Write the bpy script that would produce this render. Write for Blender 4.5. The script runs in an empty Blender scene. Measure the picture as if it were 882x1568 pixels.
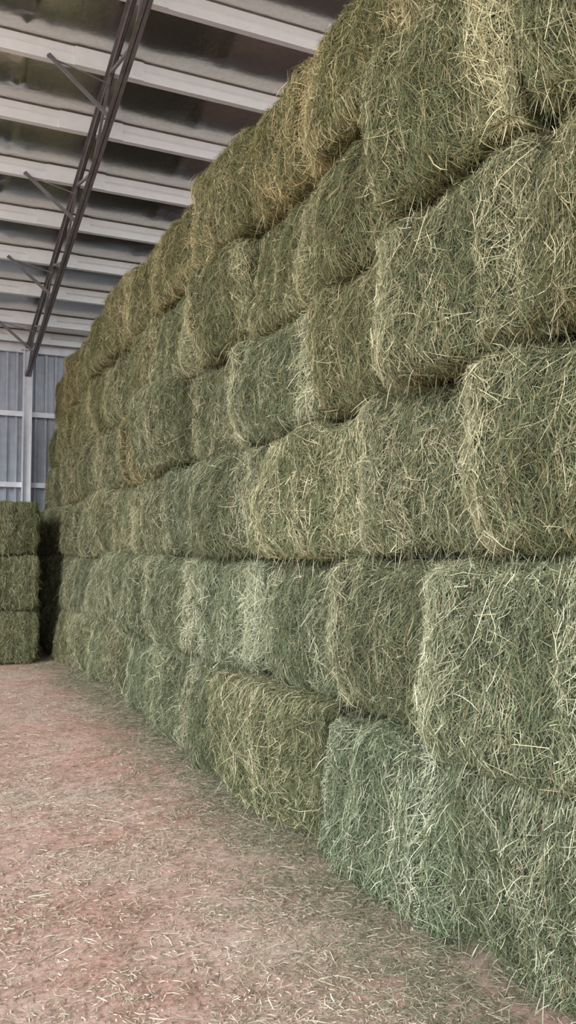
import bpy, math, numpy as np
from mathutils import Vector, Matrix
R = np.random.default_rng(7)
scene = bpy.context.scene
COL = scene.collection

# ------------------------------------------------------------------ helpers
def mesh_obj(name, verts, faces, mats=None, smooth=False, matidx=None, colors=None, parent=None):
    me = bpy.data.meshes.new(name)
    me.from_pydata(verts, [], faces)
    for m in (mats or []): me.materials.append(m)
    me.update()
    ob = bpy.data.objects.new(name, me)
    COL.objects.link(ob)
    return ob

def fast_mesh(name, V, quads, colors, mats, matidx, smooth):
    me = bpy.data.meshes.new(name)
    nv, nf = len(V), len(quads)
    me.vertices.add(nv); me.vertices.foreach_set('co', V.astype(np.float32).ravel())
    me.loops.add(nf*4); me.loops.foreach_set('vertex_index', quads.astype(np.int32).ravel())
    me.polygons.add(nf); me.polygons.foreach_set('loop_start', np.arange(nf, dtype=np.int32)*4)
    me.polygons.foreach_set('loop_total', np.full(nf, 4, dtype=np.int32))
    for m in mats: me.materials.append(m)
    me.polygons.foreach_set('material_index', matidx.astype(np.int32))
    me.polygons.foreach_set('use_smooth', smooth)
    me.update(calc_edges=True)
    a = me.color_attributes.new('Col', 'FLOAT_COLOR', 'POINT')
    a.data.foreach_set('color', colors.astype(np.float32).ravel())
    return me

class Noise:
    def __init__(s, rng, n=64): s.g = rng.random((n, n))*2-1; s.n = n
    def __call__(s, x, y):
        xi = np.floor(x).astype(int); yi = np.floor(y).astype(int)
        fx = x-xi; fy = y-yi; fx = fx*fx*(3-2*fx); fy = fy*fy*(3-2*fy); n = s.n
        a = s.g[xi % n, yi % n]; b = s.g[(xi+1) % n, yi % n]; c = s.g[xi % n, (yi+1) % n]; d = s.g[(xi+1) % n, (yi+1) % n]
        return (a*(1-fx)+b*fx)*(1-fy)+(c*(1-fx)+d*fx)*fy

def nmat(name):
    m = bpy.data.materials.new(name); m.use_nodes = True
    nt = m.node_tree; return m, nt, nt.nodes['Principled BSDF'], nt.nodes, nt.links

def N(nodes, t, **kw):
    n = nodes.new(t)
    for k, v in kw.items():
        if k in n.inputs: n.inputs[k].default_value = v
        else: setattr(n, k, v)
    return n

def ramp(nodes, stops):
    r = nodes.new('ShaderNodeValToRGB'); e = r.color_ramp.elements
    e[0].position, e[0].color = stops[0][0], (*stops[0][1], 1)
    e[1].position, e[1].color = stops[-1][0], (*stops[-1][1], 1)
    for p, c in stops[1:-1]:
        x = e.new(p); x.color = (*c, 1)
    return r

# ------------------------------------------------------------------ materials
def mat_strand():
    m, nt, b, n, l = nmat('hay_stalks')
    a = N(n, 'ShaderNodeAttribute', attribute_name='Col')
    oi = N(n, 'ShaderNodeObjectInfo')
    mx = N(n, 'ShaderNodeMix', data_type='RGBA', blend_type='MULTIPLY'); mx.inputs[0].default_value = 1
    l.new(a.outputs['Color'], mx.inputs[6]); l.new(oi.outputs['Color'], mx.inputs[7])
    l.new(mx.outputs[2], b.inputs['Base Color'])
    b.inputs['Roughness'].default_value = .6
    b.inputs['Specular IOR Level'].default_value = .25
    return m
def mat_core():
    m, nt, b, n, l = nmat('hay_packed')
    tc = N(n, 'ShaderNodeTexCoord')
    mp = N(n, 'ShaderNodeMapping'); mp.inputs['Scale'].default_value = (60, 90, 22)
    l.new(tc.outputs['Object'], mp.inputs['Vector'])
    nz = N(n, 'ShaderNodeTexNoise', Scale=1.5, Detail=6, Distortion=1.5); l.new(mp.outputs[0], nz.inputs['Vector'])
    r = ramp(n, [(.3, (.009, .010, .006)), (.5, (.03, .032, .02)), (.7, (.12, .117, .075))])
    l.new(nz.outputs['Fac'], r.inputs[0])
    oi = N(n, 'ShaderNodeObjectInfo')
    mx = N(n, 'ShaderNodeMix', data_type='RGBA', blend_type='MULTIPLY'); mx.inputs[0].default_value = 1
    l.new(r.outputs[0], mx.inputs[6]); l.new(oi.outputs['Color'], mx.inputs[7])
    l.new(mx.outputs[2], b.inputs['Base Color']); b.inputs['Roughness'].default_value = .9
    bp = N(n, 'ShaderNodeBump', Strength=.8, Distance=.02); l.new(nz.outputs['Fac'], bp.inputs['Height']); l.new(bp.outputs[0], b.inputs['Normal'])
    return m
def mat_floor():
    m, nt, b, n, l = nmat('clay_floor')
    tc = N(n, 'ShaderNodeTexCoord')
    big = N(n, 'ShaderNodeTexNoise', Scale=.9, Detail=6, Roughness=.65); l.new(tc.outputs['Object'], big.inputs['Vector'])
    fine = N(n, 'ShaderNodeTexNoise', Scale=30, Detail=8, Roughness=.72); l.new(tc.outputs['Object'], fine.inputs['Vector'])
    mid = N(n, 'ShaderNodeTexNoise', Scale=6, Detail=7, Roughness=.72); l.new(tc.outputs['Object'], mid.inputs['Vector'])
    r1 = ramp(n, [(.38, (.66, .42, .36)), (.5, (.71, .51, .45)), (.62, (.74, .60, .53))]); l.new(big.outputs['Fac'], r1.inputs[0])
    r2 = ramp(n, [(.36, (.42, .38, .34)), (.5, (1, 1, 1)), (.72, (1.08, 1.08, 1.06))]); l.new(fine.outputs['Fac'], r2.inputs[0])
    r3 = ramp(n, [(.40, (.66, .64, .59)), (.55, (1, 1, 1))]); l.new(mid.outputs['Fac'], r3.inputs[0])
    mx = N(n, 'ShaderNodeMix', data_type='RGBA', blend_type='MULTIPLY'); mx.inputs[0].default_value = .85
    l.new(r1.outputs[0], mx.inputs[6]); l.new(r2.outputs[0], mx.inputs[7])
    m2 = N(n, 'ShaderNodeMix', data_type='RGBA', blend_type='MULTIPLY'); m2.inputs[0].default_value = .8
    l.new(mx.outputs[2], m2.inputs[6]); l.new(r3.outputs[0], m2.inputs[7])
    l.new(m2.outputs[2], b.inputs['Base Color']); b.inputs['Roughness'].default_value = .95
    b.inputs['Specular IOR Level'].default_value = .15
    bp = N(n, 'ShaderNodeBump', Strength=.6, Distance=.015); l.new(fine.outputs['Fac'], bp.inputs['Height']); l.new(bp.outputs[0], b.inputs['Normal'])
    return m
def mat_foil():
    m, nt, b, n, l = nmat('foil_insulation')
    tc = N(n, 'ShaderNodeTexCoord')
    nz = N(n, 'ShaderNodeTexNoise', Scale=14, Detail=3, Distortion=.2); l.new(tc.outputs['Object'], nz.inputs['Vector'])
    r = ramp(n, [(.3, (.62, .61, .57)), (.7, (.70, .69, .66))]); l.new(nz.outputs['Fac'], r.inputs[0])
    l.new(r.outputs[0], b.inputs['Base Color'])
    b.inputs['Metallic'].default_value = 1; b.inputs['Roughness'].default_value = .28
    bp = N(n, 'ShaderNodeBump', Strength=.3, Distance=.012); l.new(nz.outputs['Fac'], bp.inputs['Height']); l.new(bp.outputs[0], b.inputs['Normal'])
    return m
def mat_metal(name, c1, c2, metallic, rough):
    m, nt, b, n, l = nmat(name)
    tc = N(n, 'ShaderNodeTexCoord')
    nz = N(n, 'ShaderNodeTexNoise', Scale=6, Detail=5); l.new(tc.outputs['Object'], nz.inputs['Vector'])
    r = ramp(n, [(.3, c1), (.7, c2)]); l.new(nz.outputs['Fac'], r.inputs[0]); l.new(r.outputs[0], b.inputs['Base Color'])
    b.inputs['Metallic'].default_value = metallic; b.inputs['Roughness'].default_value = rough
    return m
M_ST, M_CORE, M_FLOOR, M_FOIL = mat_strand(), mat_core(), mat_floor(), mat_foil()
M_PURL = mat_metal('galvanised_purlin', (.80, .86, .87), (.86, .91, .92), .1, .4)
M_TRUSS = mat_metal('backlit_steel', (.15, .15, .15), (.23, .22, .22), .3, .5)  # galvanised steel, its unlit, backlit look painted in as dark grey
M_WHITE = mat_metal('painted_steel', (.7, .73, .78), (.82, .84, .88), .1, .45)
M_WALL = mat_metal('corrugated_sheet', (.36, .40, .46), (.46, .5, .56), .2, .45)

# ------------------------------------------------------------------ hay bale
HU, HV, L = .60, .4375, 2.3
def make_bale(seed, nst):
    rng = np.random.default_rng(seed)
    nz = Noise(rng); nz2 = Noise(rng); nz3 = Noise(rng); pn = Noise(rng); en = Noise(rng)
    hu, hv, r = HU-.018, HV-.010, rng.uniform(.05, .10)
    tw = np.array([-.46, -.23, 0, .23, .46])*hu/.6 + rng.normal(0, .012, 5)
    eL, eR = rng.uniform(-.2, 1.7, 2); skew = rng.normal(0, .03); belly = rng.uniform(.0, .03)
    def disp(u, v):
        d = .04*(1-np.clip(u/hu, -1, 1)**2)*(1-np.clip(v/hv, -1, 1)**2)
        d = d + .05*nz(u*2.4+7, v*2.4+3) + .024*nz2(u*7+9, v*6+4) + .013*nz3(u*24, v*17) + .018*nz3(u*10+30, v*1.2+30)
        d = d + skew*v/hv - belly*v/hv
        eu = np.clip((np.abs(u)-hu+.12)/.12, 0, 1); ev = np.clip((np.abs(v)-hv+.10)/.10, 0, 1)
        d = d - .045*(eu*(.7+.9*en(v*3+9, np.sign(u)*5+20.5)))-.032*(ev*(.5+.9*en(u*3+9, np.sign(v)*5+40.5))) - .045*eu*ev
        for t in tw: d = d - .018*np.exp(-((u-t)/.022)**2)
        out = np.clip((np.maximum(np.abs(u)-hu, np.abs(v)-hv)+.02)/.07, 0, 1)
        return d*(1-out)+out*np.minimum(d, -.004)*.6
    def wrap(a, h):
        s = np.abs(a); ang = np.clip((s-h+r)/r, 0, math.pi/2)
        flat = s < h-r; over = np.clip(s-(h-r+math.pi*r/2), 0, None)
        pos = np.where(flat, s, h-r+r*np.sin(ang)); dep = r*(1-np.cos(ang))+over
        return pos*np.sign(a), dep, np.where(flat, 0, ang)
    def P(u, v, lift):
        pu, du, au = wrap(u, hu); pv, dv, av = wrap(v, hv)
        n = np.stack([-np.cos(au)*np.cos(av), np.sign(u)*np.sin(au), np.sign(v)*np.sin(av)], -1)
        n /= np.linalg.norm(n, axis=-1, keepdims=True)+1e-9
        p = np.stack([np.minimum(du+dv, L), pu, pv], -1)
        return p+n*(disp(u, v)+lift)[..., None], n
    def axis(h):
        a = np.linspace(-h-.2, h+.2, int((2*h+.4)/.022)); e = np.array([.3, .6, 1.2, 2.7])
        return np.concatenate([-(h+e)[::-1], a, h+e])
    gu, gv = axis(hu), axis(hv); U, W = np.meshgrid(gu, gv, indexing='ij')
    Pb, _ = P(U.ravel(), W.ravel(), np.zeros(U.size))
    Pb[:, 0] = np.minimum(Pb[:, 0], L)
    nu, nv = len(gu), len(gv)
    I = np.arange(nu*nv).reshape(nu, nv)
    q = np.stack([I[:-1, :-1], I[:-1, 1:], I[1:, 1:], I[1:, :-1]], -1).reshape(-1, 4)
    capv = np.array([[L, -hu, -hv], [L, -hu, hv], [L, hu, hv], [L, hu, -hv]])
    base_n = len(Pb); q = np.concatenate([q, [[base_n+3, base_n+2, base_n+1, base_n]]]); Vb = np.concatenate([Pb, capv])
    cb = np.ones((len(Vb), 4))*.1
    # stalks
    n = nst; m = .17
    uc = rng.uniform(-hu-m, hu+m, n); vc = rng.uniform(-hv-m, hv+m, n)
    k = int(n*.14); side = rng.random(k) < .5; sg = rng.choice([-1, 1], k)
    uc[:k] = np.where(side, sg*(hu-rng.uniform(-.02, .14, k)), rng.uniform(-hu, hu, k))
    vc[:k] = np.where(side, rng.uniform(-hv, hv, k), sg*(hv-rng.uniform(-.04, .08, k)))
    vert = rng.random(n) < .6
    ang = np.where(vert, math.pi/2+rng.normal(0, .40, n), rng.uniform(0, math.pi, n))
    ang = ang + .5*pn(uc*3+20, vc*3+20)
    ln = np.clip(rng.lognormal(math.log(.088), .55, n), .025, .3)
    cv = rng.normal(0, .10, n)*ln
    lift = rng.exponential(.008, n)-.005; e1 = np.abs(rng.normal(0, .013, n)); e2 = np.abs(rng.normal(0, .013, n))
    damp = 1-.75*np.clip((np.abs(uc)-hu+.06)/.1, 0, 1); e1 *= damp; e2 *= damp; lift *= damp
    fly = (rng.random(n) < .045) & (np.abs(uc) < hu)
    T = np.linspace(-.5, .5, 4); V = np.zeros((n, 4, 2, 3))
    pts = np.zeros((n, 4, 3)); nor = np.zeros((n, 4, 3))
    for i, t in enumerate(T):
        a = ang+cv/ln*t*2.2
        u = uc+t*ln*np.cos(a); v = vc+t*ln*np.sin(a)
        lf = lift+np.where(t < 0, e1, e2)*(2*abs(t))**2
        p, nn = P(u, v, lf); pts[:, i] = p; nor[:, i] = nn
    fi = np.where(fly)[0]; b0, n0 = P(uc[fi], vc[fi], np.zeros(len(fi)))
    dr = n0*rng.uniform(.3, 1, len(fi))[:, None]+rng.normal(0, .55, (len(fi), 3)); dr /= np.linalg.norm(dr, axis=1, keepdims=True)
    fl = np.clip(rng.lognormal(math.log(.065), .45, len(fi)), .03, .18); g = rng.uniform(.4, 1.2, len(fi))
    for i in range(4):
        s = i/3
        pts[fi, i] = b0+dr*(fl*s)[:, None]+np.array([0, 0, -1])*(fl*s*s*g)[:, None]
    tan = np.gradient(pts, axis=1); tan /= np.linalg.norm(tan, axis=2, keepdims=True)+1e-9
    sd = np.cross(tan, nor); sd /= np.linalg.norm(sd, axis=2, keepdims=True)+1e-9
    tilt = rng.normal(0, .6, n)[:, None, None]
    sd = sd*np.cos(tilt)+nor*np.sin(tilt)
    w = (rng.uniform(.0008, .0018, n)+(rng.random(n) < .06)*.0007)[:, None]*np.array([.6, 1, 1, .45])
    V[:, :, 0] = pts-sd*w[..., None]; V[:, :, 1] = pts+sd*w[..., None]
    Vs = V.reshape(-1, 3); I = np.arange(n*8).reshape(n, 4, 2)+len(Vb)
    qs = np.stack([I[:, :-1, 0], I[:, :-1, 1], I[:, 1:, 1], I[:, 1:, 0]], -1).reshape(-1, 4)
    pal = np.array([[.165, .198, .112], [.25, .28, .168], [.10, .125, .064], [.41, .42, .285], [.62, .61, .44], [.82, .79, .62], [.27, .225, .145], [.06, .077, .04]])
    edge = np.where(uc > 0, eR, eL)*np.exp(-((np.abs(uc)-hu+.06)/.09)**2)+.25*np.exp(-((np.abs(vc)-hv)/.06)**2)
    patch = pn(uc*2.2+31, vc*1.1+5)*.5+pn(uc*10+3, vc*1.3+50)*.6
    score = np.clip(.25+.42*patch+.5*edge+rng.normal(0, .05, n), .05, .95)
    pale = rng.random(n) < score*.8
    ci = np.where(pale, rng.choice([3, 4, 5], n, p=[.44, .38, .18]), rng.choice([0, 1, 2, 6, 7], n, p=[.28, .25, .24, .10, .13]))
    c = pal[ci]*rng.uniform(.75, 1.25, n)[:, None]
    c4 = np.ones((n, 8, 4)); c4[:, :, :3] = c[:, None]
    # twine bands
    tv = []; tq = []; base = len(Vb)+len(Vs)
    vs = np.linspace(-hv-.25, hv+.25, 60)
    for t in tw:
        a, _ = P(np.full(60, t-.0022), vs, np.full(60, .010)); b_, _ = P(np.full(60, t+.0022), vs, np.full(60, .010))
        st = base+len(tv)
        for x, y in zip(a, b_): tv += [x, y]
        tq += [[st+2*i, st+2*i+1, st+2*i+3, st+2*i+2] for i in range(59)]
    tc = np.ones((len(tv), 4)); tc[:, :3] = (.42, .33, .2)
    Vall = np.concatenate([Vb, Vs, np.array(tv)]); Q = np.concatenate([q, qs, np.array(tq)])
    C = np.concatenate([cb, c4.reshape(-1, 4), tc])
    mi = np.concatenate([np.ones(len(q)), np.zeros(len(qs)+len(tq))]); sm = np.concatenate([np.ones(len(q), bool), np.zeros(len(qs)+len(tq), bool)])
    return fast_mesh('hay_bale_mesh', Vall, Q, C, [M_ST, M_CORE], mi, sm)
BALES = [make_bale(100+i, 22000) for i in range(12)]

# --------------------------------------------------- long stack along +Y
D = 2.24; HGT = [.875, .875, .85, .845, .845, .85]
Z0 = [sum(HGT[:i]) for i in range(6)]
edges = {
 0: [.6, 1.85, 3.09, 4.40, 5.85, 7.10, 8.3, 9.48],
 1: [.7, 1.95, 3.17, 4.40, 5.55, 6.90, 8.20, 9.45],
 2: [.4, 1.65, 2.90, 4.10, 5.42, 6.85, 8.10, 9.35],
 3: [1.2, 2.42, 3.64, 4.80, 6.15, 7.45, 8.7, 9.9],
 4: [.15, 1.35, 2.5, 3.64, 4.84, 5.95, 7.2, 8.4, 9.6],
 5: [-.1, 1.1, 2.3, 3.52, 4.70, 5.81, 7.05, 8.3, 9.5]}
push = {(0,1):.0,(0,2):-.05,(0,3):-.12,(0,4):-.02,(1,1):-.15,(1,2):.03,(1,3):.08,(1,4):-.01,(2,1):-.10,(2,2):.08,(2,3):-.04,(2,4):-.08,
        (3,0):-.12,(3,1):-.12,(3,2):.13,(3,3):.05,(3,4):.12,(4,0):-.16,(4,1):-.16,(4,2):-.17,(4,3):.08,(4,4):.14,(4,5):.02,(5,1):-.06,(5,2):-.06,(5,3):.04,(5,4):.06,(5,5):.0,(5,6):.02}
tint = [(.96,1.0,.97),(.97,1.0,.96),(.99,1.0,.93),(1.01,.99,.89),(1.02,.985,.83),(1.03,.975,.79)]
last = -1
def pick():
    global last
    k = int(R.integers(len(BALES)))
    while k == last: k = int(R.integers(len(BALES)))
    last = k; return BALES[k]
for row, ed in edges.items():
    ed = list(ed)
    while ed[-1] < 16.6: ed.append(ed[-1]+1.22+R.normal(0, .03))
    for i in range(len(ed)-1):
        y0, y1 = ed[i], ed[i+1]; ym = (y0+y1)/2
        ob = bpy.data.objects.new('hay_bale', pick())
        COL.objects.link(ob)
        rn = R.normal(.03, .06)
        if ym > 12: rn = abs(rn)
        if row == 5: rn *= .5
        dx = push.get((row, i), rn) + .006*row + max(0, ym-12)*(0, 0, .02, .03, .04, .05)[row]
        s = 1 if R.random() < .5 else -1
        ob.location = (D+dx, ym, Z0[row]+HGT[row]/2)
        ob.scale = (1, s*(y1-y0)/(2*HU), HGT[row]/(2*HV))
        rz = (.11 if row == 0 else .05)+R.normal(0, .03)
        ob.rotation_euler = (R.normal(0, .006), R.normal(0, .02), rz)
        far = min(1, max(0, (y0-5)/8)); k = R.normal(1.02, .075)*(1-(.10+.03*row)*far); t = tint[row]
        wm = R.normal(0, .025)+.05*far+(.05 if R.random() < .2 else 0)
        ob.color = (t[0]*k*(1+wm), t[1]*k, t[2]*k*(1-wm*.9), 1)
# --------------------------------------------------- low cross stack at far end
for layer, (xr, yy) in enumerate(((1.88, 13.86), (3.2, 16.18))):
  for row in range(3):
    for j in range(5 if layer == 0 else 4):
        ob = bpy.data.objects.new('hay_bale', pick()); COL.objects.link(ob)
        ob.location = (xr-.6-1.215*j, yy+R.normal(0, .02), (row+.5)*.865)
        ob.rotation_euler = (0, 0, math.radians(90)); ob.scale = (1, 1, .985)
        k = R.normal(.8, .05); ob.color = (1.0*k, 1.0*k, .84*k, 1)

# ------------------------------------------------------------------ floor
nf = Noise(R)
gx = np.linspace(-14, 10, 140); gy = np.linspace(-12, 20, 180)
X, Y = np.meshgrid(gx, gy, indexing='ij')
def fz(x, y): return .010*nf(x*1.1+30, y*1.1+30)+.006*nf(x*3+11, y*3+17)-.008
Z = fz(X, Y); I = np.arange(X.size).reshape(X.shape)
Vf = np.stack([X.ravel(), Y.ravel(), Z.ravel()], -1); qf = np.stack([I[:-1,:-1], I[1:,:-1], I[1:,1:], I[:-1,1:]], -1).reshape(-1,4)
fl = bpy.data.objects.new('floor', fast_mesh('floor', Vf, qf, np.ones((len(Vf),4)), [M_FLOOR], np.zeros(len(qf)), np.ones(len(qf), bool))); COL.objects.link(fl)

def litter(n, xf, yf, lmed, hgt, pal, probs, wr, thr=.45):
    x = xf(n); y = yf(n)
    keep = (nf(x*1.7+5, y*1.7+9)*.6+nf(x*6+5, y*6+9)*.7+R.random(n)*1.4 > thr); x, y = x[keep], y[keep]; n = len(x)
    a = R.uniform(0, 2*math.pi, n); ln = np.clip(R.lognormal(math.log(lmed), .6, n), .006, .16); cv = R.normal(0, .4, n)
    pts = np.zeros((n, 3, 3)); h = R.exponential(hgt, n)+.002; dz = R.normal(0, .12, n)*ln
    for i, t in enumerate((-.5, 0, .5)):
        px = x+t*ln*np.cos(a+cv*t); py = y+t*ln*np.sin(a+cv*t)
        pts[:, i] = np.stack([px, py, fz(px, py)+.002+np.maximum(0, h+dz*t)+(.25-t*t)*ln*.1], -1)
    tan = pts[:, 2]-pts[:, 0]; sd = np.stack([-tan[:, 1], tan[:, 0], R.normal(0, .4, n)*ln], -1); sd /= np.linalg.norm(sd, axis=1, keepdims=True)
    w = R.uniform(*wr, n)[:, None, None]*np.array([.6, 1, .6])[None, :, None]
    V = np.stack([pts-sd[:, None]*w, pts+sd[:, None]*w], 2).reshape(-1, 3)
    I = np.arange(n*6).reshape(n, 3, 2); q = np.stack([I[:, :-1, 0], I[:, :-1, 1], I[:, 1:, 1], I[:, 1:, 0]], -1).reshape(-1, 4)
    c = np.array(pal)[R.choice(len(pal), n, p=probs)]*R.uniform(.75, 1.2, n)[:, None]
    C = np.ones((n, 6, 4)); C[:, :, :3] = c[:, None]
    return V, q, C.reshape(-1, 4)
parts = [litter(250000, lambda n: R.uniform(-2.5, 2.15, n), lambda n: 1.6+12.2*R.random(n)**1.8, .020, .002,
       [[.70,.60,.48],[.56,.48,.38],[.42,.38,.28],[.84,.76,.64],[.25,.19,.14]], [.30,.24,.18,.14,.14], (.0010,.0030)),
 litter(34000, lambda n: R.uniform(-2.5, 2.15, n), lambda n: 1.6+9*R.random(n)**1.6, .042, .004,
       [[.74,.66,.50],[.58,.52,.38],[.42,.40,.28],[.86,.80,.66]], [.3,.27,.23,.2], (.0012,.0028), .8),
 litter(110000, lambda n: 2.40-np.abs(R.normal(0, .36, n)), lambda n: 1.4+14*R.random(n)**1.5, .036, .010,
       [[.25,.265,.175],[.36,.36,.25],[.56,.52,.40],[.17,.18,.11]], [.33,.3,.25,.12], (.001,.0024), .3)]
off = 0; VV, QQ, CC = [], [], []
for v, q, c in parts: VV.append(v); QQ.append(q+off); CC.append(c); off += len(v)
QQ = np.concatenate(QQ)
COL.objects.link(bpy.data.objects.new('straw_litter', fast_mesh('straw_litter', np.concatenate(VV), QQ, np.concatenate(CC), [M_ST], np.zeros(len(QQ)), np.zeros(len(QQ), bool))))

# ------------------------------------------------------------------ building
S = .2075; YB = 19.0; ZE = 6.56; YR = 1.0; YF = -7.0
def zr(y): return ZE+S*(YB-y) if y > YR else ZE+S*(YB-YR)-S*(YR-y)
py = [17.72-1.2*i for i in range(21)] ; py = [19.0, 18.55]+[y for y in py if y > YF]
py.append(YF)
XL, XR = -8.0, 9.0
gx = np.arange(XL, XR+.01, .08); ys = []
for a, b in zip(py[:-1], py[1:]):
    for t in np.linspace(0, 1, 16, endpoint=False): ys.append((a+(b-a)*t, 4*t*(1-t)*(a-b)/1.2))
ys.append((YF, 0)); ys = np.array(ys)
Xc, Yc = np.meshgrid(gx, ys[:, 0]); Sg = np.repeat(ys[:, 1][:, None], len(gx), 1)
seam = np.exp(-(((Xc-3.64+12.5+.6) % 1.25-.6)/.035)**2)
Zc = np.vectorize(zr)(Xc*0+Yc)+.02 - Sg*(.12+.01*nf(Xc*.9, Yc*.8)) + .008*nf(Xc*1.5, Yc*4+3)*Sg - .045*seam*Sg*(1+nf(Xc*9, Yc*14))
I = np.arange(Xc.size).reshape(Xc.shape)
q = np.stack([I[:-1,:-1], I[:-1,1:], I[1:,1:], I[1:,:-1]], -1).reshape(-1,4)
V = np.stack([Xc.ravel(), Yc.ravel(), Zc.ravel()], -1)
COL.objects.link(bpy.data.objects.new('ceiling', fast_mesh('ceiling', V, q, np.ones((len(V),4)), [M_FOIL], np.zeros(len(q)), np.ones(len(q), bool))))
mesh_obj('roof_sheeting', [(XL,YF,zr(YF)+.12),(XR,YF,zr(YF)+.12),(XR,YR,zr(YR)+.12),(XL,YR,zr(YR)+.12),(XR,YB+.1,zr(YB)+.1),(XL,YB+.1,zr(YB)+.1)],
         [(0,1,2,3),(3,2,4,5)], [M_WALL])

def extrude_x(prof, x0, x1, V, F, closed=False):
    b = len(V); n = len(prof)
    V += [(x0, y, z) for y, z in prof]+[(x1, y, z) for y, z in prof]
    for i in range(n-1+(1 if closed else 0)):
        j = (i+1) % n; F.append((b+i, b+j, b+n+j, b+n+i))
def box(V, F, x0, x1, y0, y1, z0, z1):
    b = len(V); V.extend([(x, yy, zz) for x in (x0, x1) for yy in (y0, y1) for zz in (z0, z1)])
    for f in ((0,1,3,2),(4,6,7,5),(0,4,5,1),(2,3,7,6),(0,2,6,4),(1,5,7,3)): F.append(tuple(b+k for k in f))
TX = (2.2, -5.8); PD = .25
V, F = [], []
for y in py[1:-1]:
    z = zr(y); t = .006
    o = [(y+.08, z-.03), (y+.08, z-.005), (y, z-.005), (y, z-.10), (y-.02, z-.12), (y, z-.14), (y, z-PD), (y+.09, z-PD), (y+.09, z-PD+.025)]
    inn = [(a+(t if i in (2,3,4,5,6) else -t), b-(t if i in (1,2) else 0)+(t if i in (6,7) else 0)) for i, (a, b) in enumerate(o)][::-1]
    extrude_x(o+inn, XL, XR, V, F, True)
    for X0 in TX:
        box(V, F, X0-.45, X0+.45, y-.022, y-.002, z-PD-.004, z-.006)
        for bx in (-.4, -.33, .33, .4): box(V, F, X0+bx-.013, X0+bx+.013, y-.034, y-.02, z-.2, z-.174)
mesh_obj('roof_purlins', V, F, [M_PURL])

def bar(V, F, p, q, w, h=None, up=Vector((0,0,1))):
    h = h or w; p = Vector(p); q = Vector(q); d = (q-p).normalized()
    s = d.cross(up); s = s.normalized() if s.length > 1e-4 else Vector((1,0,0)); u = s.cross(d)
    b = len(V)
    for c in (p, q):
        for a, e in ((-1,-1),(1,-1),(1,1),(-1,1)): V.append(tuple(c+s*a*w/2+u*e*h/2))
    F += [(b,b+3,b+2,b+1),(b+4,b+5,b+6,b+7)]+[(b+i,b+(i+1)%4,b+4+(i+1)%4,b+4+i) for i in range(4)]
def angle_bar(V, F, p, q, w):
    p = Vector(p); q = Vector(q)
    bar(V, F, p, q, w, .008); bar(V, F, p+Vector((w/2,0,w/2)), q+Vector((w/2,0,w/2)), .008, w)
for X0 in TX:
    V, F = [], []
    top = lambda y: zr(y)-.30
    bot = lambda y: zr(y)-.88
    for a, b in ((YB-.1, YR), (YR, YF+.4)):
        for dx in (-.010, .010):
            bar(V, F, (X0+dx*3, a, bot(a)-.035), (X0+dx*3, b, bot(b)-.035), .05, .01)
            bar(V, F, (X0+dx, a, bot(a)), (X0+dx, b, bot(b)), .01, .08)
            bar(V, F, (X0+dx*3, a, top(a)+.03), (X0+dx*3, b, top(b)+.03), .05, .01)
            bar(V, F, (X0+dx, a, top(a)), (X0+dx, b, top(b)), .01, .07)
    y = YB-.15
    while y > YF+2.6:
        bar(V, F, (X0, y, bot(y)), (X0, y-1.2, top(y-1.2)), .035, .035)
        bar(V, F, (X0, y-1.2, top(y-1.2)), (X0, y-2.4, bot(y-2.4)), .035, .035)
        y -= 2.4
    for i, pyy in enumerate(py[1:-1]):
        if i % 2 == 1:
            angle_bar(V, F, (X0, pyy, bot(pyy)+.02), (X0-.8, pyy-.03, zr(pyy)-.22), .04)
            bar(V, F, (X0-.8, pyy-.03, zr(pyy)-.24), (X0, pyy, top(pyy)-.1), .014, .014)
    mesh_obj('roof_truss', V, F, [M_TRUSS])
    V, F = [], []
    zt = zr(YB)-.3; yc = YB-.22; U = Vector((0,1,0))
    bar(V, F, (X0-.085, yc, 0), (X0-.085, yc, zt), .014, .22, up=U)
    bar(V, F, (X0+.085, yc, 0), (X0+.085, yc, zt), .014, .22, up=U)
    bar(V, F, (X0, yc, 0), (X0, yc, zt), .16, .014, up=U)
    bar(V, F, (X0, yc, 0), (X0, yc, .02), .3, .3, up=U)
    bar(V, F, (X0, yc, zt), (X0, yc, zt+.02), .3, .3, up=U)
    mesh_obj('steel_column', V, F, [M_WHITE])

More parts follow.
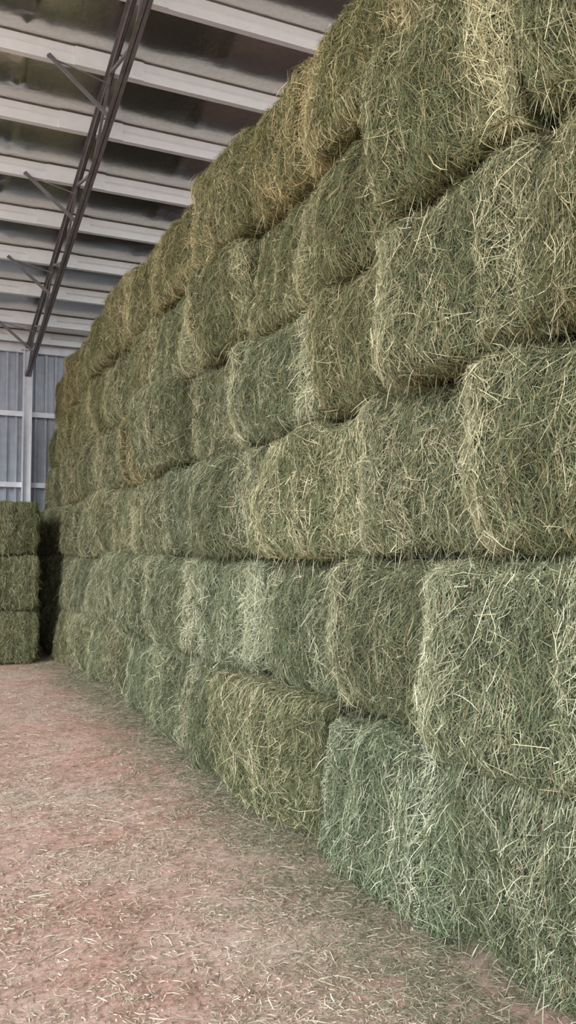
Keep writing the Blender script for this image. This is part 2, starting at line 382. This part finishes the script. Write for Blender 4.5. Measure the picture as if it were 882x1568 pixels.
def corrugated(name, p0, p1, ztop, nrm):
    p0 = Vector(p0); p1 = Vector(p1); d = (p1-p0); Ln = d.length; d.normalize(); nrm = Vector(nrm)
    V, F = [], []; s = 0; pr = []
    while s < Ln:
        for o, h in ((0,0),(.09,0),(.095,.07),(.145,.07),(.15,0)):
            if s+o <= Ln: pr.append((s+o, h))
        s += .21
    for a, h in pr:
        c = p0+d*a+nrm*h; V += [(c.x, c.y, 0), (c.x, c.y, ztop)]
    F = [(2*i, 2*i+2, 2*i+3, 2*i+1) for i in range(len(pr)-1)]
    return mesh_obj(name, V, F, [M_WALL])
corrugated('wall_back', (XL, YB, 0), (XR, YB, 0), zr(YB)+.1, (0,-1,0))
V, F = [], []
for z in (1.75, 3.3, 4.87):
    bar(V, F, (XL, YB-.12, z), (XR, YB-.12, z), .08, .10)
    bar(V, F, (XL, YB-.17, z-.05), (XR, YB-.17, z-.05), .02, .03)
bar(V, F, (XL, YB-.12, ZE-.22), (XR, YB-.12, ZE-.22), .09, .2)
mesh_obj('wall_girts', V, F, [M_WHITE])
corrugated('wall_right', (XR, YF, 0), (XR, YB, 0), 6.5, (-1,0,0))
mesh_obj('ground_outside', [(-80,-80,-.05),(80,-80,-.05),(80,80,-.05),(-80,80,-.05)], [(0,1,2,3)], [M_FLOOR])

# ------------------------------------------------------------------ light
w = bpy.data.worlds.new('overcast_sky'); scene.world = w; w.use_nodes = True
bg = w.node_tree.nodes['Background']; bg.inputs[0].default_value = (.95, .98, 1.0, 1); bg.inputs[1].default_value = 2.85
sun = bpy.data.lights.new('soft_sun', 'SUN'); sun.energy = 2.4; sun.angle = math.radians(24); sun.color = (1, .99, .97)
so = bpy.data.objects.new('soft_sun', sun); COL.objects.link(so)
so.rotation_euler = Vector((.66, .68, -.40)).to_track_quat('-Z', 'Y').to_euler()

# ------------------------------------------------------------------ camera
cam = bpy.data.cameras.new('camera'); co = bpy.data.objects.new('camera', cam); COL.objects.link(co)
cam.sensor_fit = 'VERTICAL'; cam.sensor_height = 36; cam.lens = 36*1543/1920
co.location = (0, 0, 1.75)
co.rotation_euler = (math.radians(90+3.0), 0, -math.radians(24.4))
cam.clip_end = 300; scene.camera = co
scene.view_settings.view_transform = 'Standard'
scene.view_settings.look = 'None'
